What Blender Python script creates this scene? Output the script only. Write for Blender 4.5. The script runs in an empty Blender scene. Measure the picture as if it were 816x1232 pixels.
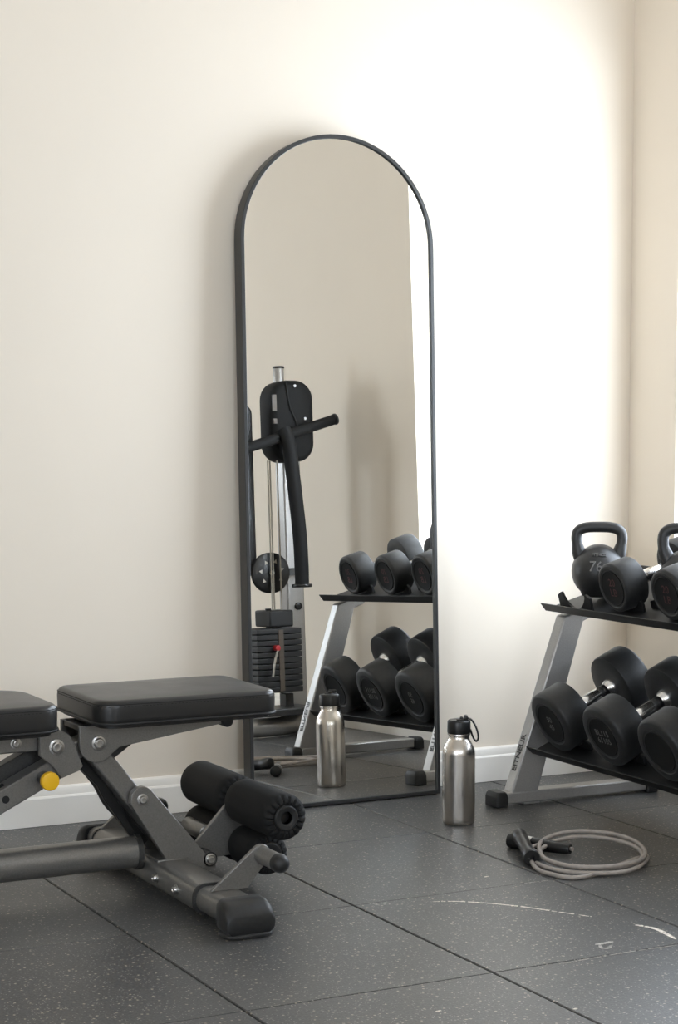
import bpy, bmesh, math, random
from math import sin, cos, tan, pi, radians, sqrt, atan2
from mathutils import Vector, Matrix
random.seed(7)
sc = bpy.context.scene
col = sc.collection

# ------------------------------------------------------------------ camera
F_PX, HORIZON, PITCH, YAW = 2250.0, 520.0, radians(4.8), radians(27.3)
cam_d = bpy.data.cameras.new('camera')
cam = bpy.data.objects.new('camera', cam_d); col.objects.link(cam)
cam_d.sensor_fit = 'AUTO'; cam_d.sensor_width = 36.0
cam_d.lens = F_PX * 36.0 / 1232.0
cam_d.shift_y = (HORIZON + F_PX * tan(PITCH) - 616.0) / 1232.0
cam_d.clip_start = 0.05; cam_d.clip_end = 200
cam.location = (-3.029, -4.154, 0.916)
cam.rotation_euler = (pi/2 - PITCH, 0, -YAW)
sc.camera = cam

# ------------------------------------------------------------------ world (bright overcast daylight)
SKY = 9.0
w = bpy.data.worlds.new('overcast_sky'); sc.world = w; w.use_nodes = True
bg = w.node_tree.nodes['Background']
bg.inputs['Color'].default_value = (0.895, 0.985, 1.135, 1); bg.inputs['Strength'].default_value = SKY
sc.view_settings.view_transform = 'Standard'; sc.view_settings.look = 'None'
sc.view_settings.gamma = 1.0; sc.view_settings.use_curve_mapping = False
sc.view_settings.exposure = 0.32
sc.cycles.max_bounces = 12; sc.cycles.diffuse_bounces = 8; sc.cycles.glossy_bounces = 8
sc.cycles.sample_clamp_indirect = 6.0
# room: x from RX0 to 0, y from RY0 to 0
RX0, RY0, CEIL = -4.7, -5.0, 2.5
W1 = (-1.30, -0.203, 0.53, 1.83)      # window 1 in the right wall: y0, y1, z0, z1
W2 = (-2.6, -1.6, 0.9, 2.0)          # window 2 in the front wall (behind the camera): x0, x1, z0, z1
W3 = (-4.6, -3.1, 0.5, 2.0)          # window 3 in the left wall: y0, y1, z0, z1
def portal(name, loc, sx, sy, normal):
    l = bpy.data.lights.new(name, 'AREA'); l.shape = 'RECTANGLE'; l.size = sx; l.size_y = sy
    o = bpy.data.objects.new(name, l); col.objects.link(o); o.location = loc
    o.rotation_euler = Vector(normal).to_track_quat('-Z', 'Y').to_euler()
    l.cycles.is_portal = True
portal('window_portal', (0.08, (W1[0]+W1[1])/2, (W1[2]+W1[3])/2), W1[1]-W1[0], W1[3]-W1[2], (-1, 0, 0))
portal('window_portal', ((W2[0]+W2[1])/2, RY0-0.08, (W2[2]+W2[3])/2), W2[1]-W2[0], W2[3]-W2[2], (0, 1, 0))
portal('window_portal', (RX0-0.08, (W3[0]+W3[1])/2, (W3[2]+W3[3])/2), W3[1]-W3[0], W3[3]-W3[2], (1, 0, 0))

# ------------------------------------------------------------------ materials
MATS = {}
def mat(name, base, rough=0.5, metal=0.0, spec=0.5, noise=None, bump=None, var=None, coat=0.0, aniso=0.0):
    """noise=(scale, amount) colour variation; bump=(scale, strength, distance); var=(scale, amount) roughness variation"""
    m = bpy.data.materials.new(name); m.use_nodes = True; nt = m.node_tree; N = nt.nodes; L = nt.links
    b = N['Principled BSDF']
    b.inputs['Base Color'].default_value = (*base, 1); b.inputs['Roughness'].default_value = rough
    b.inputs['Metallic'].default_value = metal; b.inputs['Specular IOR Level'].default_value = spec
    b.inputs['Coat Weight'].default_value = coat; b.inputs['Anisotropic'].default_value = aniso
    tc = N.new('ShaderNodeTexCoord')
    if noise:
        n = N.new('ShaderNodeTexNoise'); n.inputs['Scale'].default_value = noise[0]; n.inputs['Detail'].default_value = 4
        L.new(tc.outputs['Object'], n.inputs['Vector'])
        r = N.new('ShaderNodeValToRGB'); a = noise[1]
        r.color_ramp.elements[0].position = .3; r.color_ramp.elements[1].position = .7
        r.color_ramp.elements[0].color = (*[c*(1-a) for c in base], 1); r.color_ramp.elements[1].color = (*[min(1, c*(1+a)) for c in base], 1)
        L.new(n.outputs['Fac'], r.inputs['Fac']); L.new(r.outputs['Color'], b.inputs['Base Color'])
    if bump:
        n2 = N.new('ShaderNodeTexNoise'); n2.inputs['Scale'].default_value = bump[0]; n2.inputs['Detail'].default_value = 3
        L.new(tc.outputs['Object'], n2.inputs['Vector'])
        bp = N.new('ShaderNodeBump'); bp.inputs['Strength'].default_value = bump[1]; bp.inputs['Distance'].default_value = bump[2]
        L.new(n2.outputs['Fac'], bp.inputs['Height']); L.new(bp.outputs['Normal'], b.inputs['Normal'])
    if var:
        n3 = N.new('ShaderNodeTexNoise'); n3.inputs['Scale'].default_value = var[0]; n3.inputs['Detail'].default_value = 4
        L.new(tc.outputs['Object'], n3.inputs['Vector'])
        mr = N.new('ShaderNodeMapRange'); mr.inputs['To Min'].default_value = max(0, rough-var[1]); mr.inputs['To Max'].default_value = min(1, rough+var[1])
        L.new(n3.outputs['Fac'], mr.inputs['Value']); L.new(mr.outputs['Result'], b.inputs['Roughness'])
    MATS[name] = m
    return m
M_WALL = mat('wall_paint', (.83, .75, .64), .85, spec=.25, noise=(2.5, .012), bump=(260, .10, .001))
M_CEIL = mat('ceiling_paint', (.84, .80, .74), .9, spec=.2)
M_TRIM = mat('trim_paint', (.91, .872, .805), .45, spec=.4, bump=(60, .03, .001))
M_SUB = mat('subfloor', (.012, .012, .012), .9)
M_FRAME = mat('mirror_frame_metal', (.055, .056, .056), .38, metal=.55, bump=(400, .05, .0005))
M_MIRROR = mat('mirror_glass', (.93, .925, .90), .0, metal=1.0)
M_BACK = mat('mirror_backing', (.05, .045, .04), .8)
M_LEATH = mat('black_vinyl', (.0125, .012, .0115), .36, spec=.5, bump=(420, .22, .0006), noise=(9, .15), var=(14, .06))
M_STITCH = mat('stitching_thread', (.008, .008, .008), .8)
M_PIPE = mat('black_piping', (.010, .010, .010), .5)
M_FOAM = mat('black_foam', (0.0072, 0.0070, 0.0067), .78, spec=.35, bump=(350, .25, .0006))
M_GUN = mat('gunmetal_paint', (.225, .218, .205), .34, metal=.65, noise=(380, .12), bump=(300, .06, .0004))
M_GUN2 = mat('dark_gunmetal_paint', (.045, .044, .042), .42, metal=.4, noise=(380, .2), bump=(300, .1, .0004))
M_RUB = mat('black_rubber', (.0125, .0125, .0122), .5, spec=.45, noise=(120, .2), bump=(500, .15, .0004))
M_RUBM = mat('matte_black_rubber', (0.0055, 0.0055, 0.0053), .75, spec=.3, bump=(350, .2, .0004))
M_PLAST = mat('black_plastic', (0.0060, 0.0060, 0.0060), .35)
M_CHROME = mat('chrome', (.78, .77, .75), .2, metal=1.0, var=(60, .06))
M_BOLT = mat('bolt_steel', (.5, .49, .47), .28, metal=1.0)
M_YEL = mat('yellow_plastic', (.85, .48, .012), .4)
M_SILV = mat('silver_paint', (.37, .36, .345), .36, metal=.55, noise=(300, .08), bump=(240, .06, .0004))
M_IRON = mat('cast_iron_enamel', (.019, .0185, .018), .42, spec=.5, bump=(180, .25, .0008), noise=(20, .15))
M_EMB = mat('highlit_iron_numeral', (.16, .155, .147), .35)  # paler than the body iron: the numeral's edge highlights put into its colour
M_TRAY = mat('tray_black', (0.0060, 0.0060, 0.0060), .5, bump=(300, .15, .0004))
M_CORD = mat('rope_cord', (.30, .265, .235), .5, noise=(80, .12))
M_BAND = mat('handle_band', (.55, .53, .5), .35, metal=.4)
M_LETTER = mat('grey_lettering', (.10, .097, .092), .5)
M_RED = mat('dark_red_lettering', (.055, .009, .010), .55)
M_REDP = mat('red_plastic', (.42, .02, .025), .4)
M_DECAL = mat('black_decal', (.02, .02, .02), .5)
M_STICK = mat('brown_sticker', (.08, .062, .045), .5)
M_CABLE = mat('steel_cable', (.36, .33, .28), .45, metal=.3)
M_SCUFF = mat('chalky_scuff', (.78, .70, .62), .9, noise=(160, .35))
M_SCUFF2 = mat('faint_scuff', (.42, .40, .37), .9, noise=(160, .35))
M_IRONPL = mat('weight_plate_iron', (0.0090, 0.0090, 0.0090), .5, bump=(200, .1, .0004))
M_WFRAME = mat('window_frame_paint', (.85, .84, .82), .4)

def steel_mat():
    m = mat('brushed_steel', (.62, .58, .53), .27, metal=1.0, aniso=.6)
    nt = m.node_tree; N = nt.nodes; L = nt.links; b = N['Principled BSDF']
    tc = N.new('ShaderNodeTexCoord'); mp = N.new('ShaderNodeMapping'); mp.inputs['Scale'].default_value = (900, 900, 6)
    n = N.new('ShaderNodeTexNoise'); n.inputs['Scale'].default_value = 1; n.inputs['Detail'].default_value = 2
    L.new(tc.outputs['Object'], mp.inputs['Vector']); L.new(mp.outputs['Vector'], n.inputs['Vector'])
    bp = N.new('ShaderNodeBump'); bp.inputs['Strength'].default_value = .10; bp.inputs['Distance'].default_value = .0004
    L.new(n.outputs['Fac'], bp.inputs['Height']); L.new(bp.outputs['Normal'], b.inputs['Normal'])
    return m
M_STEEL = steel_mat()
for _m, _w in ((M_RUB, .07), (M_IRON, .05), (M_LEATH, .04)):
    _b = _m.node_tree.nodes['Principled BSDF']; _b.inputs['Sheen Weight'].default_value = _w; _b.inputs['Sheen Roughness'].default_value = .45

def floor_mat():
    m = bpy.data.materials.new('speckled_rubber'); m.use_nodes = True; nt = m.node_tree; N = nt.nodes; L = nt.links
    b = N['Principled BSDF']; b.inputs['Specular IOR Level'].default_value = .8
    geo = N.new('ShaderNodeNewGeometry')
    def vor(scale, lo, hi, seed):
        mp = N.new('ShaderNodeMapping'); mp.inputs['Location'].default_value = (seed, seed*.7, 0)
        nz = N.new('ShaderNodeTexNoise'); nz.inputs['Scale'].default_value = 500; nz.inputs['Detail'].default_value = 1
        L.new(geo.outputs['Position'], mp.inputs['Vector']); L.new(mp.outputs['Vector'], nz.inputs['Vector'])
        ad = N.new('ShaderNodeVectorMath'); ad.operation = 'MULTIPLY_ADD'; ad.inputs[1].default_value = (.004, .004, .004)
        L.new(nz.outputs['Color'], ad.inputs[0]); L.new(mp.outputs['Vector'], ad.inputs[2])
        v = N.new('ShaderNodeTexVoronoi'); v.inputs['Scale'].default_value = scale
        L.new(ad.outputs['Vector'], v.inputs['Vector'])
        cr = N.new('ShaderNodeValToRGB'); cr.color_ramp.elements[0].position = lo; cr.color_ramp.elements[0].color = (1, 1, 1, 1)
        cr.color_ramp.elements[1].position = hi; cr.color_ramp.elements[1].color = (0, 0, 0, 1)
        L.new(v.outputs['Distance'], cr.inputs['Fac'])
        sep = N.new('ShaderNodeSeparateColor'); L.new(v.outputs['Color'], sep.inputs['Color'])
        return cr, sep
    base = N.new('ShaderNodeTexNoise'); base.inputs['Scale'].default_value = 240; base.inputs['Detail'].default_value = 4
    L.new(geo.outputs['Position'], base.inputs['Vector'])
    br = N.new('ShaderNodeValToRGB'); br.color_ramp.elements[0].position = .3; br.color_ramp.elements[1].position = .75
    br.color_ramp.elements[0].color = (.034, .034, .034, 1); br.color_ramp.elements[1].color = (.086, .086, .085, 1)
    L.new(base.outputs['Fac'], br.inputs['Fac'])
    prev = br.outputs['Color']
    for scale, lo, hi, seed, c, thr in ((95, .16, .24, 0, (.42, .36, .28), .60), (190, .18, .28, 3.3, (.34, .32, .29), .58)):
        cr, sep = vor(scale, lo, hi, seed)
        gt = N.new('ShaderNodeMath'); gt.operation = 'GREATER_THAN'; gt.inputs[1].default_value = thr
        L.new(sep.outputs['Red'], gt.inputs[0])
        mu = N.new('ShaderNodeMath'); mu.operation = 'MULTIPLY'
        L.new(cr.outputs['Color'], mu.inputs[0]); L.new(gt.outputs['Value'], mu.inputs[1])
        mx = N.new('ShaderNodeMix'); mx.data_type = 'RGBA'
        L.new(mu.outputs['Value'], mx.inputs['Factor']); L.new(prev, mx.inputs['A']); mx.inputs['B'].default_value = (*c, 1)
        prev = mx.outputs['Result']
    L.new(prev, b.inputs['Base Color'])
    big = N.new('ShaderNodeTexNoise'); big.inputs['Scale'].default_value = 3.5; big.inputs['Detail'].default_value = 5
    L.new(geo.outputs['Position'], big.inputs['Vector'])
    mr = N.new('ShaderNodeMapRange'); mr.inputs['To Min'].default_value = .32; mr.inputs['To Max'].default_value = .44
    L.new(big.outputs['Fac'], mr.inputs['Value']); L.new(mr.outputs['Result'], b.inputs['Roughness'])
    bp = N.new('ShaderNodeBump'); bp.inputs['Strength'].default_value = .35; bp.inputs['Distance'].default_value = .0012
    L.new(base.outputs['Fac'], bp.inputs['Height']); L.new(bp.outputs['Normal'], b.inputs['Normal'])
    return m
M_FLOOR = floor_mat()

def pane_mat():
    m = bpy.data.materials.new('window_glass'); m.use_nodes = True; nt = m.node_tree; N = nt.nodes; L = nt.links
    N.remove(N['Principled BSDF'])
    t = N.new('ShaderNodeBsdfTransparent'); t.inputs['Color'].default_value = (.97, .98, .975, 1)
    g = N.new('ShaderNodeBsdfGlossy'); g.inputs['Roughness'].default_value = .02
    mx = N.new('ShaderNodeMixShader'); mx.inputs['Fac'].default_value = .05
    L.new(t.outputs[0], mx.inputs[1]); L.new(g.outputs[0], mx.inputs[2]); L.new(mx.outputs[0], N['Material Output'].inputs['Surface'])
    return m
M_PANE = pane_mat()

# ------------------------------------------------------------------ mesh helpers
def frame_of(d):
    d = Vector(d).normalized()
    a = Vector((0, 0, 1)) if abs(d.z) < .9 else Vector((1, 0, 0))
    u = d.cross(a).normalized(); v = d.cross(u).normalized()
    return d, u, v

class MB:
    def __init__(s): s.v = []; s.f = []
    def add(s, vs, fs):
        n = len(s.v); s.v += [Vector(p) for p in vs]; s.f += [[i+n for i in f] for f in fs]; return s
    def box(s, lo, hi, M=None):
        (x0, y0, z0), (x1, y1, z1) = lo, hi
        vs = [(x0,y0,z0),(x1,y0,z0),(x1,y1,z0),(x0,y1,z0),(x0,y0,z1),(x1,y0,z1),(x1,y1,z1),(x0,y1,z1)]
        if M: vs = [M @ Vector(p) for p in vs]
        return s.add(vs, [(3,2,1,0),(4,5,6,7),(0,1,5,4),(1,2,6,5),(2,3,7,6),(3,0,4,7)])
    def bar(s, p0, p1, wid, hgt, up=(0,0,1)):
        """rectangular bar between two points; wid across (p1-p0) x up, hgt along up"""
        p0, p1 = Vector(p0), Vector(p1); d = (p1-p0).normalized(); r = d.cross(Vector(up)).normalized(); u = r.cross(d)
        a = [-r*wid/2-u*hgt/2, r*wid/2-u*hgt/2, r*wid/2+u*hgt/2, -r*wid/2+u*hgt/2]
        return s.add([p0+q for q in a]+[p1+q for q in a], [(3,2,1,0),(4,5,6,7),(0,1,5,4),(1,2,6,5),(2,3,7,6),(3,0,4,7)])
    def lathe(s, prof, o=(0,0,0), d=(0,0,1), seg=32, mod=None):
        """prof = [(axial, radius)...]; radius 0 closes to a pole; mod(i, j, axial, radius, ang) -> (axial, radius)"""
        o = Vector(o); d, u, v = frame_of(d); rings = []; vs = []; fs = []
        for j, (t, r) in enumerate(prof):
            if r <= 1e-7: rings.append([len(vs)]); vs.append(o+d*t)
            else:
                ring = []
                for i in range(seg):
                    a = 2*pi*i/seg; tt, rr = (t, r) if not mod else mod(i, j, t, r, a)
                    ring.append(len(vs)); vs.append(o+d*tt+(u*cos(a)+v*sin(a))*rr)
                rings.append(ring)
        for A, B in zip(rings, rings[1:]):
            for i in range(seg):
                k = (i+1) % seg
                if len(A) == 1 and len(B) == 1: continue
                if len(A) == 1: fs.append((A[0], B[k], B[i]))
                elif len(B) == 1: fs.append((A[i], A[k], B[0]))
                else: fs.append((A[i], A[k], B[k], B[i]))
        return s.add(vs, fs)
    def cyl(s, p0, p1, r, r1=None, seg=24, bev=0.0):
        p0, p1 = Vector(p0), Vector(p1); L = (p1-p0).length; r1 = r if r1 is None else r1
        if bev: prof = [(0,0),(0,r-bev),(bev*.3,r-bev*.3),(bev,r),(L-bev,r1),(L-bev*.3,r1-bev*.3),(L,r1-bev),(L,0)]
        else: prof = [(0,0),(0,r),(L,r1),(L,0)]
        return s.lathe(prof, p0, p1-p0, seg)
    def tube(s, pts, r, seg=10, closed=False, flat=1.0):
        pts = [Vector(p) for p in pts]; n = len(pts); vs = []; fs = []; pu = None
        for i, p in enumerate(pts):
            if closed: t = pts[(i+1) % n]-pts[i-1]
            else: t = pts[min(i+1, n-1)]-pts[max(i-1, 0)]
            t.normalize()
            if pu is None: _, u, v = frame_of(t)
            else:
                u = (pu - t*pu.dot(t)).normalized(); v = t.cross(u)
            pu = u; rr = r[i] if isinstance(r, (list, tuple)) else r
            for k in range(seg):
                a = 2*pi*k/seg; vs.append(p+u*cos(a)*rr+v*sin(a)*rr*flat)
        m = n if closed else n-1
        for i in range(m):
            for k in range(seg):
                A = i*seg; B = ((i+1) % n)*seg; k2 = (k+1) % seg
                fs.append((A+k, A+k2, B+k2, B+k))
        if not closed:
            fs.append(list(range(seg))[::-1]); fs.append([(n-1)*seg+k for k in range(seg)])
        return s.add(vs, fs)
    def prism(s, poly, o, eu, ev, en, depth):
        """2-D polygon (u,v) in the plane o + u*eu + v*ev, extruded by depth along en"""
        o, eu, ev, en = map(Vector, (o, eu, ev, en)); n = len(poly)
        A = [o+eu*a+ev*b for a, b in poly]; B = [p+en*depth for p in A]
        fs = [list(range(n))[::-1], [n+i for i in range(n)]]
        fs += [(i, (i+1) % n, n+(i+1) % n, n+i) for i in range(n)]
        return s.add(A+B, fs)
    def loops(s, rings):
        """list of equal-length closed rings, capped at both ends"""
        n = len(rings[0]); vs = [p for r in rings for p in r]; fs = [list(range(n))[::-1], [(len(rings)-1)*n+i for i in range(n)]]
        for j in range(len(rings)-1):
            for i in range(n):
                k = (i+1) % n; fs.append((j*n+i, j*n+k, (j+1)*n+k, (j+1)*n+i))
        return s.add(vs, fs)
    def mesh(s, name, m, off=Vector((0,0,0)), smooth=35):
        me = bpy.data.meshes.new(name); me.from_pydata([p-off for p in s.v], [], s.f); me.validate()
        b = bmesh.new(); b.from_mesh(me); bmesh.ops.recalc_face_normals(b, faces=b.faces); b.to_mesh(me); b.free()
        me.materials.append(m)
        if smooth:
            me.polygons.foreach_set('use_smooth', [True]*len(me.polygons)); me.set_sharp_from_angle(angle=radians(smooth))
        return me
    def build(s, name, m, parent=None, bevel=0, smooth=35, off=None):
        if off is None: off = root_off(parent)
        o = bpy.data.objects.new(name, s.mesh(name, m, off, smooth)); col.objects.link(o)
        if parent: o.parent = parent
        if bevel:
            md = o.modifiers.new('edge_bevel', 'BEVEL'); md.width = bevel; md.segments = 2; md.limit_method = 'ANGLE'; md.angle_limit = radians(38)
            md.harden_normals = False
        return o

OFFS = {}
def root_off(p):
    while p is not None:
        if p.name in OFFS: return OFFS[p.name]
        p = p.parent
    return Vector((0,0,0))
def tag(o, label=None, cat=None, group=None, kind=None):
    if label: o['label'] = label
    if cat: o['category'] = cat
    if group: o['group'] = group
    if kind: o['kind'] = kind
    return o
def thing(name, label, cat, loc=(0,0,0), rot=(0,0,0), group=None, world=False):
    """world=True: parts are written in world coordinates, the root just sits at the base"""
    o = bpy.data.objects.new(name, None); col.objects.link(o); o.empty_display_size = .05
    o.location = loc; o.rotation_euler = rot; OFFS[o.name] = Vector(loc) if world else Vector((0,0,0))
    return tag(o, label, cat, group)
def text_obj(name, s, size, depth, M, m, parent, line=1.0, bold=0.0):
    cu = bpy.data.curves.new('lettering', 'FONT'); cu.body = s; cu.size = size; cu.extrude = depth; cu.align_x = 'CENTER'; cu.align_y = 'CENTER'
    cu.space_line = line; cu.resolution_u = 3; cu.offset = bold
    t = bpy.data.objects.new('lettering_tmp', cu); col.objects.link(t)
    dg = bpy.context.evaluated_depsgraph_get(); me = bpy.data.meshes.new_from_object(t.evaluated_get(dg))
    bpy.data.objects.remove(t); bpy.data.curves.remove(cu)
    me.transform(M); me.materials.clear(); me.materials.append(m); me.name = name
    o = bpy.data.objects.new(name, me); col.objects.link(o); o.parent = parent
    return o
def basis(o, ex, ey, ez):
    M = Matrix((Vector(ex), Vector(ey), Vector(ez))).transposed().to_4x4(); M.translation = Vector(o); return M
def copy_tree(o, parent=None):
    c = o.copy(); col.objects.link(c)
    if parent: c.parent = parent
    for ch in list(o.children): copy_tree(ch, c)
    return c
def rrect(x0, x1, y0, y1, radii, n=7):
    """rounded rectangle, radii for corners (x1,y1),(x0,y1),(x0,y0),(x1,y0)"""
    out = []
    for (cx, cy, a0), r in zip(((x1,y1,0),(x0,y1,pi/2),(x0,y0,pi),(x1,y0,1.5*pi)), radii):
        sx = -1 if cx == x1 else 1; sy = -1 if cy == y1 else 1
        for k in range(n):
            a = a0+pi/2*k/(n-1); out.append((cx+sx*r+r*cos(a), cy+sy*r+r*sin(a)))
    return out
def catmull(P, n=8, closed=False):
    P = [Vector(p) for p in P]; out = []; N = len(P)
    for i in range(N if closed else N-1):
        g = (lambda j: P[j % N]) if closed else (lambda j: P[max(0, min(N-1, j))])
        a, b, c, d = g(i-1), g(i), g(i+1), g(i+2)
        for k in range(n):
            t = k/n
            out.append(.5*((2*b)+(c-a)*t+(2*a-5*b+4*c-d)*t*t+(3*b-a-3*c+d)*t**3))
    if not closed: out.append(P[-1])
    return out
def struct(o): o['kind'] = 'structure'; return o

# ------------------------------------------------------------------ room shell
TH = .14
fl = struct(MB().box((RX0-TH, RY0-TH, -.10), (TH, TH, -.012)).build('floor', M_SUB, smooth=0))
tag(fl, 'dark speckled rubber tile gym floor', 'floor')
struct(tag(MB().box((RX0-TH, RY0-TH, CEIL), (TH, TH, CEIL+.1)).build('ceiling', M_CEIL, smooth=0), 'plain off-white ceiling overhead', 'ceiling'))
struct(tag(MB().box((RX0-TH, 0, -.012), (TH, TH, CEIL)).build('wall_back', M_WALL, smooth=0), 'pale off-white wall behind the arched mirror', 'wall'))
def holed(name, label, axis, lo, hi, rng, hole):
    """wall slab with one rectangular opening; axis = thin axis; rng = (a0,a1) along the wall; hole=(a0,a1,z0,z1)"""
    m = MB()
    def bx(a0, a1, z0, z1):
        if axis == 0: m.box((lo, a0, z0), (hi, a1, z1))
        else: m.box((a0, lo, z0), (a1, hi, z1))
    bx(rng[0], rng[1], -.012, hole[2]); bx(rng[0], rng[1], hole[3], CEIL)
    bx(rng[0], hole[0], hole[2], hole[3]); bx(hole[1], rng[1], hole[2], hole[3])
    return struct(tag(m.build(name, M_WALL, smooth=0), label, 'wall'))
holed('wall_right', 'pale wall with a window behind the dumbbell rack', 0, 0, TH, (RY0-TH, 0), W1)
holed('wall_left', 'pale wall on the far left with a window', 0, RX0-TH, RX0, (RY0-TH, 0), W3)
holed('wall_front', 'pale wall opposite the arched mirror with a window', 1, RY0-TH, RY0, (RX0, 0), W2)

def window(n, axis, face, out, hole, label):
    """frame set into the opening; face = inner wall plane coordinate, out = +1/-1 outward"""
    a0, a1, z0, z1 = hole; t = .03; d0, d1 = face+out*.075, face+out*.115
    m = MB()
    def bx(mm, p0, p1, q0, q1, e0=d0, e1=d1):
        e0, e1 = min(e0, e1), max(e0, e1)
        if axis == 0: mm.box((e0, p0, q0), (e1, p1, q1))
        else: mm.box((p0, e0, q0), (p1, e1, q1))
    bx(m, a0, a1, z0, z0+t); bx(m, a0, a1, z1-t, z1); bx(m, a0, a0+t, z0+t, z1-t); bx(m, a1-t, a1, z0+t, z1-t)
    f = struct(tag(m.build('window_%d' % n, M_WFRAME, bevel=.003), label, 'window'))
    p = MB(); bx(p, a0+t, a1-t, z0+t, z1-t, face+out*.093, face+out*.097); p.build('pane', M_PANE, f, smooth=0)
    s = MB(); bx(s, a0, a1, z0-.0, z0+.012, face-out*.0, face+out*.075); s.build('window_sill', M_WFRAME, f, bevel=.002)
window(1, 0, 0, 1, W1, 'bright white-framed window beside the dumbbell rack')
window(2, 1, RY0, -1, W2, 'wide window in the wall opposite the mirror')
window(3, 0, RX0, -1, W3, 'wide window in the left wall')

BB = [(0, 0), (.016, 0), (.016, .064), (.0135, .068), (.0115, .069), (.0115, .080), (.009, .086), (.005, .089), (0, .090)]
def baseboard(name, p0, p1, n, label):
    p0, p1, n = Vector(p0), Vector(p1), Vector(n); d = (p1-p0)
    o = MB().prism(BB, p0, n, (0, 0, 1), d.normalized(), d.length).build(name, M_TRIM, smooth=25)
    return struct(tag(o, label, 'baseboard'))
baseboard('baseboard_back', (RX0+.017, -.0005, .0005), (-.017, -.0005, .0005), (0, -1, 0), 'white stepped baseboard along the wall behind the mirror')
baseboard('baseboard_right', (-.0005, RY0+.0005, .0005), (-.0005, -.0005, .0005), (-1, 0, 0), 'white stepped baseboard along the window wall')
baseboard('baseboard_left', (RX0+.0005, RY0+.0005, .0005), (RX0+.0005, -.0005, .0005), (1, 0, 0), 'white stepped baseboard along the left wall')
baseboard('baseboard_front', (RX0+.017, RY0+.0005, .0005), (-.017, RY0+.0005, .0005), (0, 1, 0), 'white stepped baseboard along the wall opposite the mirror')

# rubber tiles, one object each
TXS = [-.904+.4625*k for k in range(-9, 3)]; TYS = [.025-.51*k for k in range(0, 11)]
xs = sorted({max(RX0, min(0, x)) for x in [RX0]+TXS+[0]}); ys = sorted({max(RY0, min(0, y)) for y in [RY0]+TYS+[0]})
tile_mesh = {}
for i in range(len(xs)-1):
    for j in range(len(ys)-1):
        lx, ly = xs[i+1]-xs[i], ys[j+1]-ys[j]
        if lx < .02 or ly < .02: continue
        key = (round(lx, 4), round(ly, 4))
        if key not in tile_mesh:
            gx, gy, b = .0020, .0009, .0016
            a, c = lx/2-gx, ly/2-gy
            r0 = [(-a,-c,-.012),(a,-c,-.012),(a,c,-.012),(-a,c,-.012)]; r1 = [(x, y, -b) for x, y, _ in r0]
            r2 = [(math.copysign(a-b, x), math.copysign(c-b*.6, y), 0) for x, y, _ in r0]
            tile_mesh[key] = MB().loops([[Vector(p) for p in r] for r in (r0, r1, r2)]).mesh('rubber_tile', M_FLOOR, smooth=0)
        o = bpy.data.objects.new('rubber_tile', tile_mesh[key]); col.objects.link(o); o.parent = fl
        o.location = ((xs[i]+xs[i+1])/2, (ys[j]+ys[j+1])/2, random.uniform(-.0006, 0))

def scuff(pts, wid, m, gaps=0.0, seed=0):
    """thin flat streak of worn-off chalky rubber lying on the tiles"""
    rnd = random.Random(seed); P = catmull([(x, y, 0) for x, y in pts], 16); mb = MB(); n = len(P)
    for i in range(n-1):
        if rnd.random() < gaps: continue
        t = (P[i+1]-P[i]).normalized(); s = Vector((-t.y, t.x, 0)); e = min(i, n-2-i)/(n*.5); k = wid*(.45+.55*min(1, e*3))
        a, b2 = k*rnd.uniform(.5, 1.1), k*rnd.uniform(.5, 1.1)
        z = Vector((0, 0, .0002)); z2 = Vector((0, 0, .0006))
        q = [P[i]-s*a, P[i+1]-s*b2, P[i+1]+s*b2, P[i]+s*a]
        mb.loops([[p+z for p in q], [p+z2 for p in q]])
    return mb.build('scuff_mark', m, fl, smooth=0)
scuff([(-1.2175,-1.0416),(-1.1597,-1.0714),(-1.0904,-1.1434),(-1.0436,-1.2173),(-1.0055,-1.2786)], .0030, M_SCUFF, .18, 1)
scuff([(-.9672,-1.366),(-.9506,-1.4075),(-.9614,-1.4787)], .0052, M_SCUFF, .05, 2)
scuff([(-.9772,-.9981),(-.9117,-1.0)], .0016, M_SCUFF2, .25, 3)
scuff([(-1.112,-1.4429),(-1.0716,-1.4406)], .006, M_SCUFF2, 0, 4)
scuff([(-1.1057,-1.4477),(-1.1149,-1.466),(-1.105,-1.472),(-1.0917,-1.461)], .004, M_SCUFF2, 0, 5)
scuff([(-1.2297,-1.5165),(-1.1746,-1.512),(-1.0779,-1.509),(-.9813,-1.512)], .0022, M_SCUFF2, .15, 6)
scuff([(-1.335,-1.000),(-1.300,-1.008)], .004, M_SCUFF2, .3, 8); scuff([(-1.330,-1.012),(-1.295,-1.022)], .003, M_SCUFF2, .3, 9)
for x, y, r in ((-1.0132,-.9152,.006),(-1.5579,-1.6488,.0055),(-1.3572,-1.7379,.004)):
    scuff([(x-r, y), (x+r, y+.002)], .003, M_SCUFF, 0, int(-x*100))

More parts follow.
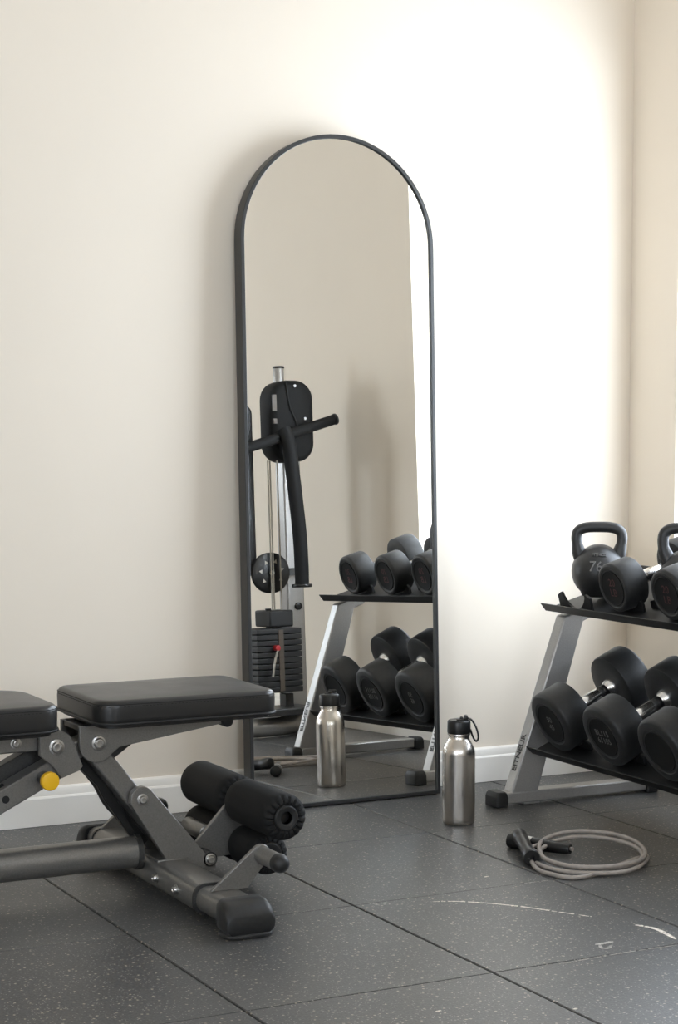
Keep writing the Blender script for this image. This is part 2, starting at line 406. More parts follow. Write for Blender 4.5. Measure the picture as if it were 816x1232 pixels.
# ------------------------------------------------------------------ arched mirror
MW, MH, FW, FD, LEAN = .528, 1.636, .0095, .040, radians(2.0)
mir = thing('floor_mirror', 'tall arched mirror in a slim black frame leaning against the wall', 'mirror', (-.913, -.10, .0016), (-LEAN, 0, 0))
def arch(wd, h, z0, y, n=40):
    r = wd/2; pts = [(-r, y, z0), (r, y, z0)]
    pts += [(r*cos(pi*k/n), y, h-r+r*sin(pi*k/n)) for k in range(0, n+1)]
    return [Vector(p) for p in pts]
A = arch(MW, MH, 0, -.006); B = arch(MW-2*FW, MH-FW, FW, -.006); n = len(A)
A2 = [p+Vector((0, FD, 0)) for p in A]; B2 = [p+Vector((0, FD, 0)) for p in B]
fr = MB(); vs = A+B+B2+A2; fs = []
for i in range(n):
    k = (i+1) % n
    fs += [(i, k, n+k, n+i), (n+i, n+k, 2*n+k, 2*n+i), (2*n+i, 2*n+k, 3*n+k, 3*n+i), (3*n+i, 3*n+k, k, i)]
fr.add(vs, fs).build('frame', M_FRAME, mir, bevel=.0012)
g0 = arch(MW-2*FW-.0008, MH-FW-.0004, FW+.0004, 0); MB().loops([g0, [p+Vector((0, .004, 0)) for p in g0]]).build('mirror_glass', M_MIRROR, mir, smooth=0)
g1 = arch(MW-2*FW-.002, MH-FW-.001, FW+.001, .006); MB().loops([g1, [p+Vector((0, .02, 0)) for p in g1]]).build('back_panel', M_BACK, mir, smooth=0)

# ------------------------------------------------------------------ water bottle
BX, BY = -.789, -.427
bot = thing('water_bottle', 'brushed steel water bottle with black cap standing beside the mirror', 'bottle', (BX, BY, 0), (0, 0, radians(-30)))
MB().lathe([(0,0),(0,.034),(.002,.0365),(.006,.0378),(.012,.0385),(.165,.0385),(.173,.0378),(.181,.0355),(.190,.0310),(.197,.0268),(.201,.0248),(.206,.0240),(.211,.0240),(.211,0)], seg=64).build('body', M_STEEL, bot)
MB().lathe([(.2095,.0236),(.2095,.0262),(.2115,.0266),(.2130,.0262),(.2130,.0238)], seg=48).build('neck_ring', M_STEEL, bot)
def ribs(i, j, t, r, a): return (t, r*(1-.012*(i % 2)) if 1 < j < 5 else r)
cap = MB().lathe([(.2135,0),(.2135,.0262),(.2155,.0272),(.2180,.0275),(.2400,.0272),(.2435,.0258),(.2450,.0238),(.2450,0)], seg=72, mod=ribs).build('cap', M_PLAST, bot)
MB().box((-.0060,-.012,.2445),(.0215,.012,.2475)).build('cap_tab', M_PLAST, cap, bevel=.002)
MB().cyl((.016,-.011,.2505),(.016,.011,.2505), .0055, bev=.0015).cyl((.006,-.006,.2485),(.006,.006,.2485), .004, bev=.001).build('hinge_knuckle', M_PLAST, cap)
lp = catmull([(.017,0,.2500),(.030,0,.2440),(.041,0,.2250),(.0455,0,.2040),(.0415,0,.1950),(.036,0,.1990),(.030,0,.2120),(.0272,0,.2220)], 8)
MB().tube(lp, .0056, 10, flat=.42).build('carry_loop', M_PLAST, cap)

# ------------------------------------------------------------------ adjustable bench (world coordinates)
BC = -.675    # centre line
bench = thing('weight_bench', 'adjustable black padded weight bench with grey steel frame and foam leg rollers', 'bench', (-1.95, BC, 0), world=True)
def pad(name, x0, x1, y0, y1, z0, z1, radii, e=.013):
    rings = []
    def ring(ins, z):
        rr = [max(.004, r-ins) for r in radii]
        return [Vector((x, y, z)) for x, y in rrect(x0+ins, x1-ins, y0+ins, y1-ins, rr, 9)]
    for ins, z in ((.006, z0), (.002, z0+.001), (0, z0+.004), (0, z0+.012), (-.0005, z1-e-.004)): rings.append(ring(ins, z))
    for k in range(0, 7):
        a = pi/2*k/6; rings.append(ring(e*(1-cos(a)), z1-e+e*sin(a)))
    rings.append(ring(e+.02, z1+.0016)); rings.append(ring(e+.05, z1+.0026))
    o = MB().loops(rings).build(name, M_LEATH, bench, smooth=60)
    # stitched seam a little below the top edge
    pts = [Vector((x, y, z1-e*.62)) for x, y in rrect(x0+.0006, x1-.0006, y0+.0006, y1-.0006, radii, 9)]
    MB().tube(pts, .0009, 6, closed=True).build('seam', M_STITCH, o)
    st = MB(); per = pts+[pts[0]]; acc = 0
    for a, b in zip(per, per[1:]):
        L = (b-a).length; d = (b-a)/L if L else Vector((1,0,0)); t = -acc
        while t < L:
            if t >= 0 and t+.004 <= L: st.bar(a+d*t+Vector((0,0,-.004)), a+d*(t+.004)+Vector((0,0,-.004)), .0022, .0014)
            t += .0075
        acc = (acc+L) % .0075
    so = st.build('stitching', M_STITCH, o, smooth=0); so['kind'] = 'stuff'
    pp = [Vector((x, y, z0+.002)) for x, y in rrect(x0-.0005, x1+.0005, y0-.0005, y1+.0005, radii, 9)]
    MB().tube(pp, .0028, 8, closed=True).build('piping', M_PIPE, o)
    MB().loops([[Vector((x, y, z)) for x, y in rrect(x0+.012, x1-.012, y0+.012, y1-.012, [max(.01, r-.012) for r in radii], 9)] for z in (z0-.008, z0)]).build('base_board', M_PLAST, o)
    return o
pad('seat_pad', -1.818, -1.437, -.815, -.538, .357, .4045, (.035, .035, .045, .035))
pad('back_pad', -2.78, -1.888, -.815, -.535, .352, .4035, (.085, .05, .05, .05))

def plate(name, poly, y, th, m=None, parent=None, bev=.0012):
    return MB().prism([(x, z) for x, z in poly], (0, y, 0), (1,0,0), (0,0,1), (0,1,0), th).build(name, m or M_GUN, parent or bench, bevel=bev, smooth=25)
def arcpts(cx, cz, r, a0, a1, n=8): return [(cx+r*cos(radians(a0+(a1-a0)*k/n)), cz+r*sin(radians(a0+(a1-a0)*k/n))) for k in range(n+1)]
def bolt(x, y, z, r=.011, parent=None, d=(0,-1,0), washer=True):
    d = Vector(d); p = Vector((x, y, z)); m = MB()
    if washer: m.cyl(p, p+d*.0022, r*1.35, seg=24, bev=.0006)
    m.lathe([(0,0),(0,r),(.004,r),(.0058,r*.85),(.0062,r*.62),(.0045,r*.5),(.0040,0)], p+d*.002, d, 20)
    return m.build('bolt', M_BOLT, parent or bench)

# front stabiliser across the bench
def dsec(cx, w, z0, z1, y, r):
    return [Vector((x, y, z)) for x, z in rrect(cx-w/2, cx+w/2, z0, z1, (r, r, r, r), 6)]
SX = -1.642
def stab(cx, nm):
    o = MB().loops([dsec(cx, .088, .010, .066, y, .024) for y in (-.955, -.395)]).build(nm, M_GUN, bench, smooth=40)
    for y0, y1 in ((-1.075, -.953), (-.397, -.335)):
        MB().loops([dsec(cx, .080, .013, .063, y, .022) for y in (y0, y1)]).build('inner_tube', M_GUN, o, smooth=40)
    for y in (-.955, -.395):
        MB().loops([dsec(cx, .092, .008, .068, y+dy, .025) for dy in (-.003, .003)]).build('weld_collar', M_GUN2, o, smooth=40)
    for sgn, ye, cl in ((-1, -1.122, .056), (1, -.305, .050)):
        yi = ye-sgn*cl
        c = MB().loops([dsec(cx, .090, .009, .064, yi, .014), dsec(cx, .095, .007, .067, yi+sgn*.004, .016), dsec(cx, .098, .006, .065, ye-sgn*.032, .016),
             dsec(cx, .098, .006, .060, ye-sgn*.016, .016), dsec(cx, .096, .007, .045, ye-sgn*.002, .016), dsec(cx, .088, .010, .040, ye, .013)]).build('end_cap', M_RUB, o, smooth=50)
        ft = [(x, y) for x, y in rrect(cx-.050, cx+.050, min(ye+sgn*.005, ye-sgn*.062), max(ye+sgn*.005, ye-sgn*.062), (.030,)*4, 9)]
        MB().loops([[Vector((x, y, z)) for x, y in ft] for z in (.0006, .0085)]).build('foot_pad', M_RUB, o, bevel=.0025)
    return o
st1 = stab(SX, 'front_stabilizer'); st2 = stab(-2.72, 'rear_stabilizer')
for y in (-.870, -.765): bolt(SX-.0435, y, .040, .0075, st1, (-1, 0, 0))
# spine tube
def osec(x, cy, w, z0, z1): return [Vector((x, y, z)) for y, z in rrect(cy-w/2, cy+w/2, z0, z1, (.029,)*4, 7)]
sp = MB().loops([osec(x, BC, .062, .044, .108) for x in (-2.68, -1.690)]).build('spine_tube', M_GUN, bench, smooth=45)
MB().loops([osec(x, BC, .068, .041, .111) for x in (-1.698, -1.688)]).build('weld_collar', M_GUN2, sp, smooth=45)

# leaning post: upper tube between two lower bracket plates
d = Vector((-1.62, 0, .085))-Vector((-1.789, 0, .300))
pt = MB().bar((-1.800, BC-.008, .306), (-1.612, BC-.008, .072), .064, .040, (0.78, 0, .63)).build('upper_post', M_GUN, bench, bevel=.004)
brk = [(-1.727,.186)]+arcpts(-1.702, .193, .0255, 150, 40, 8)+[(-1.560,.062),(-1.545,.050),(-1.545,.040),(-1.585,.040),(-1.605,.056),(-1.648,.060)]
for y in (-.737, -.635):
    b = plate('lower_bracket', brk, y, .016, M_GUN)
    if y < -.7: bolt(-1.702, y, .193, .0085, b); bolt(-1.557, y, .058, .009, b)
MB().box((-1.672, -.740, .062), (-1.606, -.616, .068)).build('post_foot_plate', M_GUN, bench, bevel=.002)
# seat carrier
sb = [(-1.828,.346),(-1.828,.312)]+arcpts(-1.792, .309, .036, 190, 320, 9)+[(-1.745,.300),(-1.640,.315),(-1.525,.331),(-1.508,.346)]
for y in (-.728, -.622):
    b = plate('seat_bracket', sb, y, .010)
    if y < -.7: bolt(-1.789, y, .311, .0105, b)
plate('seat_web', [(-1.775,.300),(-1.640,.318),(-1.662,.305),(-1.735,.255),(-1.765,.262)], -.640, .008, M_GUN2)
MB().cyl((-1.516, -.735, .336), (-1.516, -.61, .336), .0125, bev=.002).build('bumper', M_RUB, bench)
MB().bar((-1.826, BC, .341), (-1.48, BC, .343), .09, .012).build('seat_rail', M_GUN2, bench, bevel=.002)
# hinge between seat and back rest
MB().bar((-1.868, BC-.012, .283), (-1.785, BC-.012, .311), .050, .034).build('hinge_link', M_GUN, bench, bevel=.002)
hp = [(-1.910,.343),(-1.872,.345),(-1.852,.335),(-1.842,.318),(-1.824,.270),(-1.830,.262),(-1.868,.249),(-1.886,.275),(-1.910,.296)]
for y in (-.735, -.630):
    b = plate('hinge_plate', hp, y, .014)
    if y < -.7: bolt(-1.877, y, .311, .0115, b)
bt = MB().box((-2.66, -.715, .302), (-1.895, -.640, .343)).build('back_support', M_GUN, bench, bevel=.003)
bolt(-1.952, -.715, .321, .008, bt)
for x in (-1.985, -1.945, -2.3): MB().box((x-.004, -.716, .336), (x+.004, -.714, .343)).build('notch', M_PLAST, bt)
# ladder bar with holes and the yellow pull pin
ld = Vector((-.898, 0, -.439)).normalized(); lu = Vector((-ld.z, 0, ld.x))*-1
L0 = Vector((-1.868, -.700, .268)); L1 = L0+ld*.40
lb = MB().bar(L0, L1, .046, .043, (0.439, 0, -.898)).build('ladder_bar', M_GUN, bench, bevel=.003)
for k in range(1, 6):
    c = L0+ld*(.045+.075*k); MB().cyl(c+Vector((0,-.0232,0)), c+Vector((0,-.0222,0)), .0075, seg=20).build('pin_hole', M_SUB, lb)
    q = c+Vector((.439, 0, -.898))*-.0218
    MB().bar(q-ld*.014, q+ld*.014, .018, .0012, (.439, 0, -.898)).build('ladder_slot', M_SUB, lb)
ib0 = Vector((-1.875, -.652, .300)); MB().bar(ib0, ib0+ld*.42, .034, .030, (.439, 0, -.898)).build('inner_bar', M_GUN2, bench, bevel=.002)
kc = Vector((-1.902, -.724, .252))
kn = MB().lathe([(0,0),(0,.0125),(.018,.0135),(.034,.0135),(.036,.012),(.036,0)], kc, (0,-1,0), 28).build('pull_pin', M_PLAST, bench)
MB().lathe([(.035,0),(.035,.0165),(.038,.0182),(.046,.0182),(.049,.0168),(.050,.013),(.050,0)], kc, (0,-1,0), 32).build('knob_cap', M_YEL, kn)['label'] = 'round yellow knob cap'
# dark link bars behind the post
lk = catmull([(-1.845,-.650,.283),(-1.800,-.650,.262),(-1.765,-.650,.222),(-1.742,-.650,.180),(-1.712,-.650,.145),(-1.668,-.650,.088)], 6)
MB().tube(lk, .013, 8, flat=1.0).build('lower_link', M_GUN2, bench)
lk = [(-1.842,.292),(-1.800,.285),(-1.752,.235),(-1.738,.196),(-1.690,.110),(-1.670,.090),(-1.690,.088),(-1.722,.135),(-1.757,.185),(-1.772,.215),(-1.812,.258),(-1.850,.270)]
plate('link_plate', lk, -.672, .012, M_PLAST)

# leg rollers
def pleat(t_end, sgn):
    def f(i, j, t, r, a):
        if i % 4 == 0 and abs(t-t_end) < .012 and r > .024: return (t-sgn*.0035, r*.965)
        return (t, r)
    return f
def foam(name, x, z, y0, y1, r, parent, hole=.017):
    """foam sleeve from y0 (near) to y1"""
    L = y1-y0
    prof = [(0,hole),(0,hole+.008),(-.003,hole+.010),(-.005,r*.66),(-.003,r*.83),(.003,r*.95),(.010,r),(.03,r),(L*.5,r*1.008),(L-.03,r),(L-.010,r),(L-.003,r*.95),(L+.003,r*.83),(L+.005,r*.66),(L+.002,hole+.009),(L,hole)]
    def f(i, j, t, r_, a):
        if i % 4 == 0 and hole+.0095 < r_ < r*.999 and t < .0095: return (t+.0042, r_*.985)
        return (t, r_)
    o = MB().lathe(prof, (x, y0, z), (0, 1, 0), 72, f).build(name, M_FOAM, parent, smooth=40)
    MB().lathe([(.0005,hole-.004),(-.0045,hole-.004),(-.006,hole-.001),(-.006,hole+.006),(-.003,hole+.0085),(.002,hole+.0085)], (x, y0, z), (0, 1, 0), 40).build('end_ring', M_RUB, o)
    return o
ax = MB().cyl((-1.465, -.885, .1635), (-1.465, -.475, .1635), .0125).build('roller_axle', M_PLAST, bench)
foam('foam_roller', -1.465, .1635, -.897, -.697, .0465, bench)
foam('foam_roller', -1.465, .1635, -.678, -.462, .0465, bench)
MB().cyl((-1.462, -.80, .073), (-1.462, -.475, .073), .0125).build('roller_axle', M_PLAST, bench)
lr = foam('foam_roller', -1.462, .073, -.815, -.697, .042, bench); foam('foam_roller', -1.462, .073, -.678, -.462, .042, bench)
MB().cyl((-1.462, -.8205, .073), (-1.462, -.8135, .073), .027, bev=.002).build('end_plug', M_PLAST, lr)
ra = [(-1.578,.050),(-1.577,.078)]+arcpts(-1.467, .163, .022, 130, 0, 6)+arcpts(-1.460, .072, .020, 0, -100, 5)
plate('roller_arm', ra, -.6925, .010)
MB().cyl((-1.540, -.6800, .098), (-1.540, -.58, .098), .017, bev=.002).build('arm_spacer', M_GUN, bench)
MB().cyl((-1.557, -.737, .058), (-1.557, -.62, .058), .015).build('arm_pivot', M_GUN2, bench)
# peg brackets
gs = [(-1.672,.063),(-1.596,.063)]+arcpts(-1.568, .124, .0185, -20, 130, 8)
for y, pa, pb in ((-1.005, -1.003, -1.100), (-.400, -.33, -.505)):
    g = plate('peg_bracket', gs, y, .010, M_GUN)
    MB().lathe([(0,0),(0,.0165),(abs(pb-pa)-.022,.0165),(abs(pb-pa)-.022,0)], (-1.566, pa, .122), (0, -1, 0), 28).build('peg', M_GUN, g)
    R = .0178; c = abs(pb-pa)-.022
    MB().lathe([(c-.004,0),(c-.004,R)]+[(c+R*.25+R*sin(radians(a)), R*cos(radians(a))) for a in range(0, 90, 15)]+[(c+R*1.25, 0)], (-1.566, pa, .122), (0, -1, 0), 28).build('peg_cap', M_RUB, g)

# ------------------------------------------------------------------ dumbbell rack (local: x back, y along, root at far front foot)
RK = Vector((-.625, -.28, 0)); RKA = radians(-1.0)
rack = thing('dumbbell_rack', 'two-tier silver dumbbell rack with black trays against the window wall', 'rack', RK, (0, 0, RKA))
RM = Matrix.Translation(RK) @ Matrix.Rotation(RKA, 4, 'Z')
NEAR = -.78                         # second end frame
UPD = Vector((.150, 0, .440)).normalized()
def upright_front(z): return .052+.150/.440*(z-.03)     # local x of the upright's front face
for k, y in enumerate((-.02, NEAR)):
    fx = .004 if k == 0 else .026
    bb = MB().box((fx+.034, y-.022, .006), (.455, y+.022, .035)).build('base_bar', M_SILV, rack, bevel=.004)
    for x0, x1 in ((fx, fx+.036), (.452, .486)):
        MB().loops([[Vector((x, yy, z)) for x, yy in rrect(x0+i, x1-i, y-.029+i, y+.029-i, (.006,)*4, 4)] for i, z in ((0,.0012),(0,.024),(.002,.033),(.006,.038))]).build('foot_cap', M_RUB, bb, bevel=.001)
    MB().box((.090, y-.018, .0012), (.135, y+.018, .006)).build('levelling_foot', M_SILV, bb, bevel=.001)
    up = MB(); z0, z1 = .030, .470; wx = .070
    q = [(upright_front(z0), z0), (upright_front(z0)+wx+.006, z0), (upright_front(z1-.0)+wx-.004, z1+.012), (upright_front(z1), z1-.008)]
    up = MB().prism(q, (0, y-.020, 0), (1,0,0), (0,0,1), (0,1,0), .040).build('upright', M_SILV, rack, bevel=.004, smooth=25)
    # brand decal up the narrow front face
    ex = UPD; ez = Vector((-UPD.z, 0, UPD.x)); ey = ez.cross(ex); zc = .175
    text_obj('decal', 'EITNEUR', .024, .0002, basis((upright_front(.128), y, .128)+ez*.0006 if False else Vector((upright_front(.128), y, .128))+ez*.0006, ex, ey, ez), M_DECAL, up, bold=.0006)
# trays
def tray(x0, z0, tilt, y0, y1, depth, lip):
    """black sloped tray; (x0,z0) = front bottom edge in rack-local x,z"""
    u = Vector((cos(tilt), 0, sin(tilt))); v = Vector((-sin(tilt), 0, cos(tilt))); o = Vector((x0, 0, z0))
    t = .004; sec = [(0,-t),(depth,-t),(depth,.020),(depth-t,.020),(depth-t,0),(t,0),(t-.010,lip),(-.010,lip)]
    m = MB().prism(sec, o+Vector((0, y1, 0)), u, v, (0,1,0), y0-y1).build('tray', M_TRAY, rack, bevel=.001, smooth=25)
    return m, o, u, v
def saddle(tr, o, u, v, uc, y, r, hw, h, th=.007, gap=.003):
    """upright plate with a round cradle cut for one head"""
    R = r+.0015; cz = R+gap; a = math.acos(max(-1, min(1, (cz-h)/R))); pts = [(-hw, 0), (-hw, h*.8), (-min(hw-.002, R*sin(a)+.004), h)]
    pts += [(R*sin(b), cz-R*cos(b)) for b in [-a+2*a*k/12 for k in range(13)]]
    pts += [(min(hw-.002, R*sin(a)+.004), h), (hw, h*.8), (hw, 0)]
    if R*sin(a) > hw-.003:
        pts = [(-hw, 0)]+[(R*sin(b), cz-R*cos(b)) for b in [-math.asin((hw)/R)+2*math.asin(hw/R)*k/12 for k in range(13)]]+[(hw, 0)]
    return MB().prism(pts, o+u*(uc-th/2)+Vector((0, y, 0)), (0,1,0), v, u, th).build('saddle', M_TRAY, tr, bevel=.0008, smooth=30)
TL, TU = radians(24.7), radians(16.0)
LY0, LY1, UY0, UY1 = -.046, NEAR+.024, .022, NEAR-.045
LO = (.105, .132); UO = (.184, .476)
ltr = tray(LO[0], LO[1], TL, LY0, LY1, .33, .021); utr = tray(UO[0], UO[1], TU, UY0, UY1, .30, .019)
for y in (-.02, NEAR):   # support arms under the trays
    s = -1 if y > -.3 else 1
    o, u, v = ltr[1:]; MB().bar(o+u*.02-v*.016+Vector((0, y, 0)), o+u*.30-v*.016+Vector((0, y, 0)), .030, .022, v).build('tray_arm', M_SILV, rack, bevel=.003)
    o, u, v = utr[1:]; p = o+Vector((0, y, 0))
    MB().prism([(.045,-.004),(.29,-.004),(.29,-.014),(.15,-.022),(.10,-.045),(.045,-.05)], p+Vector((0,-.016,0)), u, v, (0,1,0), .032).build('tray_gusset', M_SILV, rack, bevel=.003)

# ------------------------------------------------------------------ dumbbells
def make_dumbbell(label, r, th, grip, txt, tmat, tsize, group):
    """local: handle along x, front face at -L/2, origin at the bottom of the rim below mid-handle"""
    L = 2*th+grip
    t = thing('dumbbell', label, 'dumbbell', group=group)
    O = Vector((0, 0, r))
    def head(sgn):
        b = r*.09; rp = r*(.70 if r > .07 else .80)
        prof = [(0,0),(0,rp*.98),(-.0005,rp),(-.0015,rp*1.02),(-.0015,r-b*1.2),(.0005,r-b*.7),(b*.45,r-b*.25),(b*1.1,r),(th-b*.8,r),(th-b*.25,r-b*.25),(th,r-b*.8),(th+.0005,r*.55),(th+.0005,0)]
        h = MB().lathe(prof, O+Vector((sgn*L/2, 0, 0)), (-sgn, 0, 0), 64).build('head', M_RUB, t)
        rp2 = rp*.90
        MB().lathe([(.001,rp2),(-.0012,rp2*.995),(-.0022,rp2*.97),(-.0010,rp2*.93),(-.0004,rp2*.88),(-.0004,0)], O+Vector((sgn*L/2, 0, 0)), (-sgn, 0, 0), 56).build('end_plate', M_RUBM, h)
        ex = Vector((0, sgn, 0)); ez = Vector((sgn, 0, 0)); ey = ez.cross(ex)
        if txt: text_obj('lettering', txt, tsize, .0002, basis(O+Vector((sgn*(L/2+.0008), 0, 0)), ex, ey, ez), tmat, h, .95)
    head(-1); head(1)
    g = grip/2
    hd = MB().lathe([(-g,.0135),(-g*.55,.0135),(-g*.5,.0150),(-g*.25,.0162),(0,.0166),(g*.25,.0162),(g*.5,.0150),(g*.55,.0135),(g,.0135)], O, (1,0,0), 32).build('handle', M_CHROME, t)
    for sgn in (-1, 1):
        MB().lathe([(g,.0235),(g-.006,.0230),(g-.018,.0160),(g-.018,.0130)], O, (sgn,0,0), 32).build('collar', M_CHROME, hd)
        MB().lathe([(g-.0175,.0152),(g-.020,.0158),(g-.027,.0158),(g-.029,.0150)], O, (sgn,0,0), 32).build('grip_ring', M_PLAST, hd)
    return t
def put_on_tray(t, tr, uc, y, r, tilt, gap=.0048, spin=0):
    o, u, v = tr[1:]; p = o+u*uc+v*gap+Vector((0, y, 0))
    t.location = RM @ p; t.rotation_euler = (Matrix.Rotation(RKA, 3, 'Z') @ Matrix.Rotation(-tilt, 3, 'Y') @ Matrix.Rotation(spin, 3, 'X')).to_euler()
RL, THL, GL = .078, .072, .118
for k, (y, txt, lab) in enumerate(((-.150, '50\n45', 'big black rubber dumbbell on the lower tray, nearest the back wall'),
        (-.372, 'BL115\n61105', 'big black rubber dumbbell in the middle of the lower tray'),
        (-.590, '', 'big black rubber dumbbell on the lower tray, farthest from the back wall'))):
    u0 = .025+THL+GL/2
    d = make_dumbbell(lab, RL, THL, GL, txt, M_LETTER, .021, 'big dumbbells on the lower tray')
    put_on_tray(d, ltr, u0, y, RL, TL)
    for uc in (.025+THL*.55, .025+THL*1.45+GL): saddle(*ltr, uc, y, RL, .072 if k else .074, .024)
RU, THU, GU = .0605, .062, .115
for k, (y, lab) in enumerate(((-.250, 'smaller black dumbbell on the upper tray beside the front kettlebell'),
        (-.462, 'smaller black dumbbell in the middle of the upper tray beside the half hidden kettlebell'),
        (-.680, 'smaller black dumbbell on the upper tray at the end farthest from the back wall'))):
    u0 = .034+THU+GU/2
    d = make_dumbbell(lab, RU, THU, GU, '20\nLB', M_RED, .026, 'smaller dumbbells on the upper tray')
    put_on_tray(d, utr, u0, y, RU, TU)
    for uc in (.034+THU*.55, .034+THU*1.45+GU): saddle(*utr, uc, y, RU, .060, .026)

# ------------------------------------------------------------------ kettlebells
def make_kettlebell(label, loc, rz, R, Hh, num, hw):
    k = thing('kettlebell', label, 'kettlebell', loc, (0, 0, rz), 'kettlebells on the upper tray')
    cz = R*.93
    prof = [(0,0),(0,R*.56),(.003,R*.62)]+[(cz+R*sin(radians(a)), R*cos(radians(a))*(1.0 if a < 20 else 1-.002*(a-20))) for a in range(-48, 82, 7)]
    prof = [p for p in prof if p[0] >= 0]; prof.append((prof[-1][0]+.001, 0))
    b = MB().lathe(prof, seg=56).build('body', M_IRON, k, smooth=60)
    top = Hh; s = hw; z1 = cz+R*.62
    hz0 = z1+.004; hc = hz0+(top-.0132-hz0)*.52; hh = top-.0132-hc
    P = [(-R*.56, 0, z1-.016), (-R*.72, 0, z1+.003), (-s*.95, 0, hc-hh*.55)]
    for a in range(180, -1, -12):
        c_, s_ = cos(radians(a)), sin(radians(a)); P.append((math.copysign(abs(c_)**.62, c_)*s, 0, hc+abs(s_)**.62*hh))
    P += [(s*.95, 0, hc-hh*.55), (R*.72, 0, z1+.003), (R*.56, 0, z1-.016)]
    C = catmull(P, 6); rr = []
    for p in C: rr.append(.0132+.0075*max(0, 1-(p.z-(z1-.01))/(.45*(top-z1))))
    MB().tube(C, rr, 18).build('handle', M_IRON, k, smooth=60)
    # raised numeral on the front and small raised lettering above it, wrapped to the ball
    def wrap(o):
        me = o.data
        for vtx in me.vertices:
            x, h, z = vtx.co.x, vtx.co.y, vtx.co.z
            a, e = x/R, h/R; rad = R+z
            vtx.co = Vector((rad*sin(a)*cos(e), -rad*cos(a)*cos(e), cz+rad*sin(e)))
    wrap(text_obj('raised_numeral', num, R*.54, .0022, Matrix.Translation((-R*.12, R*.22, 0)), M_EMB, b, bold=-.0002))
    wrap(text_obj('raised_lettering', 'FITNESS', R*.19, .0010, Matrix.Translation((0, R*.70, 0)), M_LETTER, b, bold=.0003))
    return k
def tray_point(tr, uc, y, dv=0): o, u, v = tr[1:]; return RM @ (o+u*uc+v*dv+Vector((0, y, 0)))
p = tray_point(utr, .090, -.085); make_kettlebell('black cast-iron kettlebell with a raised number on the upper tray end by the back wall', p+Vector((0,0,.0125)), radians(-35), .067, .184, '76', .0555)
p = tray_point(utr, .153, -.352); make_kettlebell('black cast-iron kettlebell half hidden between two dumbbells on the upper tray', p+Vector((0,0,.0115)), radians(-33), .058, .176, '76', .052)
for uc in (.026, .150): saddle(*utr, uc, -.085, .050, .070, .042)
for uc in (.100, .200): saddle(*utr, uc, -.352, .050, .056, .020)

# ------------------------------------------------------------------ jump rope
jr = thing('jump_rope', 'coiled beige jump rope with black handles on the floor by the rack', 'jump rope', (-.76, -.88, 0), world=True)
C0 = Vector((-.745, -.895, 0)); e1 = Vector((-.575, -.818, 0)); e2 = Vector((.818, -.575, 0))    # e1 towards the camera, e2 to the right
def rp(a, b, z): return C0+e1*a+e2*b+Vector((0, 0, z))
R_ = .0047
path = [(-.880,-.880,.010),(-.892,-.915,.006)]
path = [Vector(p) for p in path]
loops_ = [(.150, .118, 0, 0, .004), (.138, .108, -.006, .006, .012), (.145, .116, -.010, .004, .016)]
start = 200
for li, (ra_, rb_, oa, ob, zb) in enumerate(loops_):
    for k in range(0, 12):
        th = radians(start+30*k)       # angle: 0 = right, 90 = towards camera
        z = R_+zb*.9+(.014 if li == 2 else .006*li)*max(0, -sin(th))
        if li == 0 and k == 0: continue
        path.append(rp(oa+ra_*sin(th)*(1+.04*sin(3*th+li)), ob+rb_*cos(th), z))
path = path[:2]+[rp(.142, -.085, R_+.0005), rp(.165, -.01, R_+.0005)]+path[6:]
path += [rp(-.03, -.122, .020), rp(-.085, -.085, .018), Vector((-.747, -.838, .015))]
MB().tube(catmull(path, 9), R_, 10).build('cord', M_CORD, jr, smooth=60)
def handle(p0, p1, flare):
    p0, p1 = Vector(p0), Vector(p1); L = (p1-p0).length
    h = MB().lathe([(0,0),(.001,.010),(.004,.0150),(.012,.0168),(.030,.0158),(.040,.0140),(.048,.0150),(L*.55,.0140),(L*.78,.0130),(L-.006,.0120*flare),(L,.0105*flare),(L,.006),(L-.012,.0055),(L-.012,0)], p0, p1-p0, 24).build('handle', M_PLAST, jr)
    return h
h1 = handle((-.826, -.700, .0162), (-.752, -.836, .0150), 1.0)
d1 = (Vector((-.752,-.836,.015))-Vector((-.826,-.700,.0162))).normalized()
MB().lathe([(.052,.0140),(.052,.0156),(.062,.0156),(.062,.0138)], (-.826,-.700,.0162), d1, 28).build('band', M_BAND, h1)
h2 = handle((-.820, -.735, .036), (-.880, -.880, .0185), 1.55)

# ------------------------------------------------------------------ cable machine (seen in the mirror)
MY = -1.83
cm = thing('cable_machine', 'grey cable tower with black weight stack and pulleys, seen in the mirror', 'gym machine', (-.21, MY, 0), world=True)
MB().box((-.245, MY-.035, .045), (-.178, MY+.030, 1.16)).build('column', M_SILV, cm, bevel=.006)
tp = MB().cyl((-.236, MY, 1.10), (-.236, MY, 1.262), .019, bev=.002).build('top_post', M_SILV, cm)
MB().cyl((-.236, MY, 1.258), (-.236, MY, 1.266), .0205, bev=.002).build('post_cap', M_PLAST, tp)
def rbox(x0, x1, z0, z1, y0, y1, r, e=.02):
    rings = []
    for ins, y in ((e, y0), (e*.3, y0+e*.3), (0, y0+e), (0, y1-e), (e*.3, y1-e*.3), (e, y1)):
        rings.append([Vector((x, y, z)) for x, z in rrect(x0+ins, x1-ins, z0+ins, z1-ins, (max(.005, r-ins),)*4, 8)])
    return MB().loops(rings)
hs = rbox(-.335, -.176, .930, 1.205, MY+.032, MY+.150, .062).build('pulley_housing', M_RUBM, cm, smooth=50)
MB().tube(catmull([(-.282,MY+.152,1.195),(-.272,MY+.153,1.12),(-.252,MY+.153,1.07),(-.238,MY+.153,1.02)], 6), .003, 6).build('housing_seam', M_SUB, hs)
MB().box((-.331, MY+.140, 1.10), (-.318, MY+.1490, 1.155)).build('sticker', M_STICK, hs)
